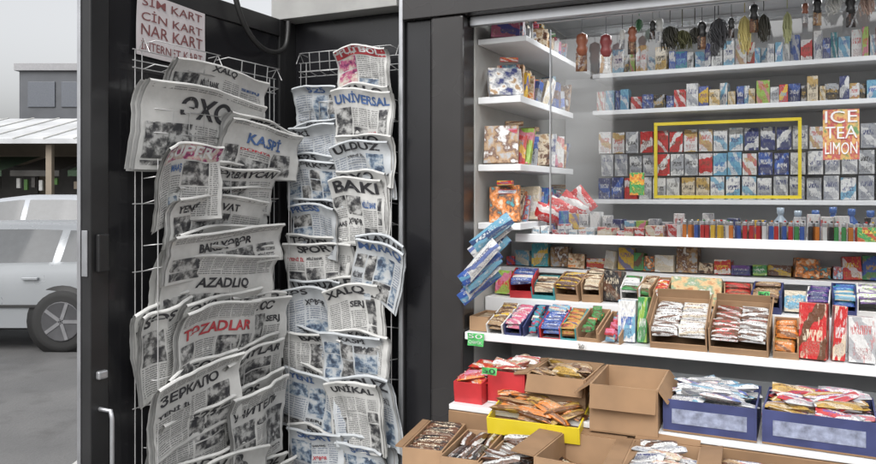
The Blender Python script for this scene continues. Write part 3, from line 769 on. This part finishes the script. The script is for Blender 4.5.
mk=empty('market_arcade',T((-16,27,0)))
def mbx(n,x0,x1,y0,y1,z0,z1,mt,p=mk):
    m=MB(); m.box(((x0+x1)/2,(y0+y1)/2,(z0+z1)/2),(x1-x0,y1-y0,z1-z0),mt); return m.obj(n,None,p,.01)
TAN=mat('tan_render',(.24,.2,.155),.85,0,.2,1.5); SNOW=mat('snowy_roof',(.48,.49,.5),.8,0,.3,.8); DK=mat('shop_dark',(.06,.055,.05),.4,0,.4,2)
mbx('rear_wall',-40,-6,29,33,-.01,3.6,TAN)
m=MB(); m.add([(-40.5,25.0,3.35),(-5.5,25.0,3.35),(-5.5,30,4.5),(-40.5,30,4.5),(-40.5,25.0,3.2),(-5.5,25.0,3.2),(-5.5,33.5,4.0),(-40.5,33.5,4.0)],[(0,1,2,3),(4,5,1,0),(3,2,6,7),(4,7,6,5),(1,5,6,2),(0,3,7,4)],SNOW); m.obj('snowy_roof',None,mk)
m=MB()
for i in range(36): m.box((0,0,0),(.06,5.15,.05),CREAM,T((-40+i,27.5,3.94))@RX(.226))
m.obj('roof_ribs',None,mk)
for i in range(17):
    x=-39+i*2.0
    mbx('column',x-.1,x+.1,25.3,25.5,-.01,3.19,TAN)
    mbx('shop_window',x+.25,x+1.75,28.9,28.99,.9,2.6,DK)
    m=MB(); c_=R.choice([mat('dull_green_awning',(.08,.13,.08),.8),TAN,mat('brown_awning',(.14,.09,.06),.7),DK])
    m.add([(x+.15,26.3,2.35),(x+1.85,26.3,2.35),(x+1.85,28.95,2.95),(x+.15,28.95,2.95),(x+.15,26.3,2.15),(x+1.85,26.3,2.15)],[(0,1,2,3),(4,5,1,0)],c_); m.obj('awning',None,mk)
    mbx('stall',x+.2,x+1.8,26.8,27.6,-.01,.9,R.choice([TAN,CARD,CREAM,DK]))
    m=MB()
    for q in range(14): m.lathe([(.02,-.1),(.1,-.04),(.11,.05),(.03,.1)],R.choice([mat('orange_fruit',(.4,.18,.04),.5),mat('greens',(.07,.16,.04),.7),mat('greens',(.07,.16,.04),.7),TAN]),T((x+.3+q%7*.22,27.0+q//7*.3,.99)),8)
    for q in range(6): m.box((x+.35+q*.26,26.5,2.0-R.uniform(0,.2)),(.12,.1,R.uniform(.2,.5)),R.choice([TAN,CREAM,DK,mat('greens',(.07,.16,.04),.7)]))
    m.obj('stall_goods',None,mk)
ob=empty('office_building',T((-15,45,0)))
mbx('walls',-23.2,-6,42,54,-.01,8.3,mat('dark_cladding',(.08,.085,.095),.4,0,.2,1),ob)
for r_ in range(3):
    for i in range(9): mbx('window_strip',-22.7+i*1.85,-21.2+i*1.85,41.93,41.99,1.3+r_*2.5,2.7+r_*2.5,mat('office_glass',(.1,.11,.13),.15),ob)
mbx('roof_parapet',-23.4,-5.8,41.8,54.2,8.302,8.7,mat('grey_parapet',(.3,.3,.31),.7),ob)
lh=empty('low_house',T((-34,40,0)))
mbx('walls',-44,-25,38,48,-.01,5.0,mat('pale_render',(.4,.4,.38),.8,0,.1,1),lh)
mbx('roof',-44.4,-24.6,37.6,48.4,5.0,5.35,SNOW,lh)
for i in range(8): mbx('window',-43+i*2.3,-41.8+i*2.3,37.93,37.99,2.4,3.9,DK,lh)
ap=empty('unseen_reflection_building',T((0,-24,0)))  # unseen building added behind the camera only to shape reflections in glass and panels
mbx('walls',-22,10,-34,-26,-.01,8,mat('pale_brick',(.34,.32,.28),.85,0,.15,1),ap)
for r_ in range(2):
    for i in range(12): mbx('window',-20.8+i*2.6,-19.5+i*2.6,-25.99,-25.93,1.2+r_*3,2.8+r_*3,DK,ap)

# ------------------------------------------------------------------ light, world, camera
w=bpy.data.worlds.new('World'); sc.world=w; w.use_nodes=True
nt=w.node_tree; bg=nt.nodes['Background']
sky=nt.nodes.new('ShaderNodeTexSky'); sky.sky_type='NISHITA'; sky.sun_disc=False
el,az=radians(48),radians(200)
sky.sun_elevation=el; sky.sun_rotation=az; sky.dust_density=5; sky.air_density=1.
hs=nt.nodes.new('ShaderNodeHueSaturation'); hs.inputs['Saturation'].default_value=.12; hs.inputs['Value'].default_value=1.55
nt.links.new(sky.outputs[0],hs.inputs['Color']); nt.links.new(hs.outputs[0],bg.inputs['Color'])
bg.inputs['Strength'].default_value=.15
sd=Vector((sin(az)*cos(el),cos(az)*cos(el),sin(el)))
sl=bpy.data.lights.new('sun','SUN'); sl.energy=.8; sl.angle=radians(40); sl.color=(1,.98,.95)
so=bpy.data.objects.new('sun',sl); COL.objects.link(so); so.rotation_euler=sd.to_track_quat('Z','Y').to_euler(); so.location=(0,-5,8)
cd=bpy.data.cameras.new('camera'); co=bpy.data.objects.new('camera',cd); COL.objects.link(co)
cd.sensor_width=36; cd.lens=36*758/876; cd.shift_y=-40/876; cd.clip_end=2000; cd.clip_start=.05
co.location=(0,0,1.6); co.rotation_euler=(pi/2,0,0); sc.camera=co
sc.view_settings.view_transform='Standard'; sc.view_settings.look='None'; sc.view_settings.exposure=0
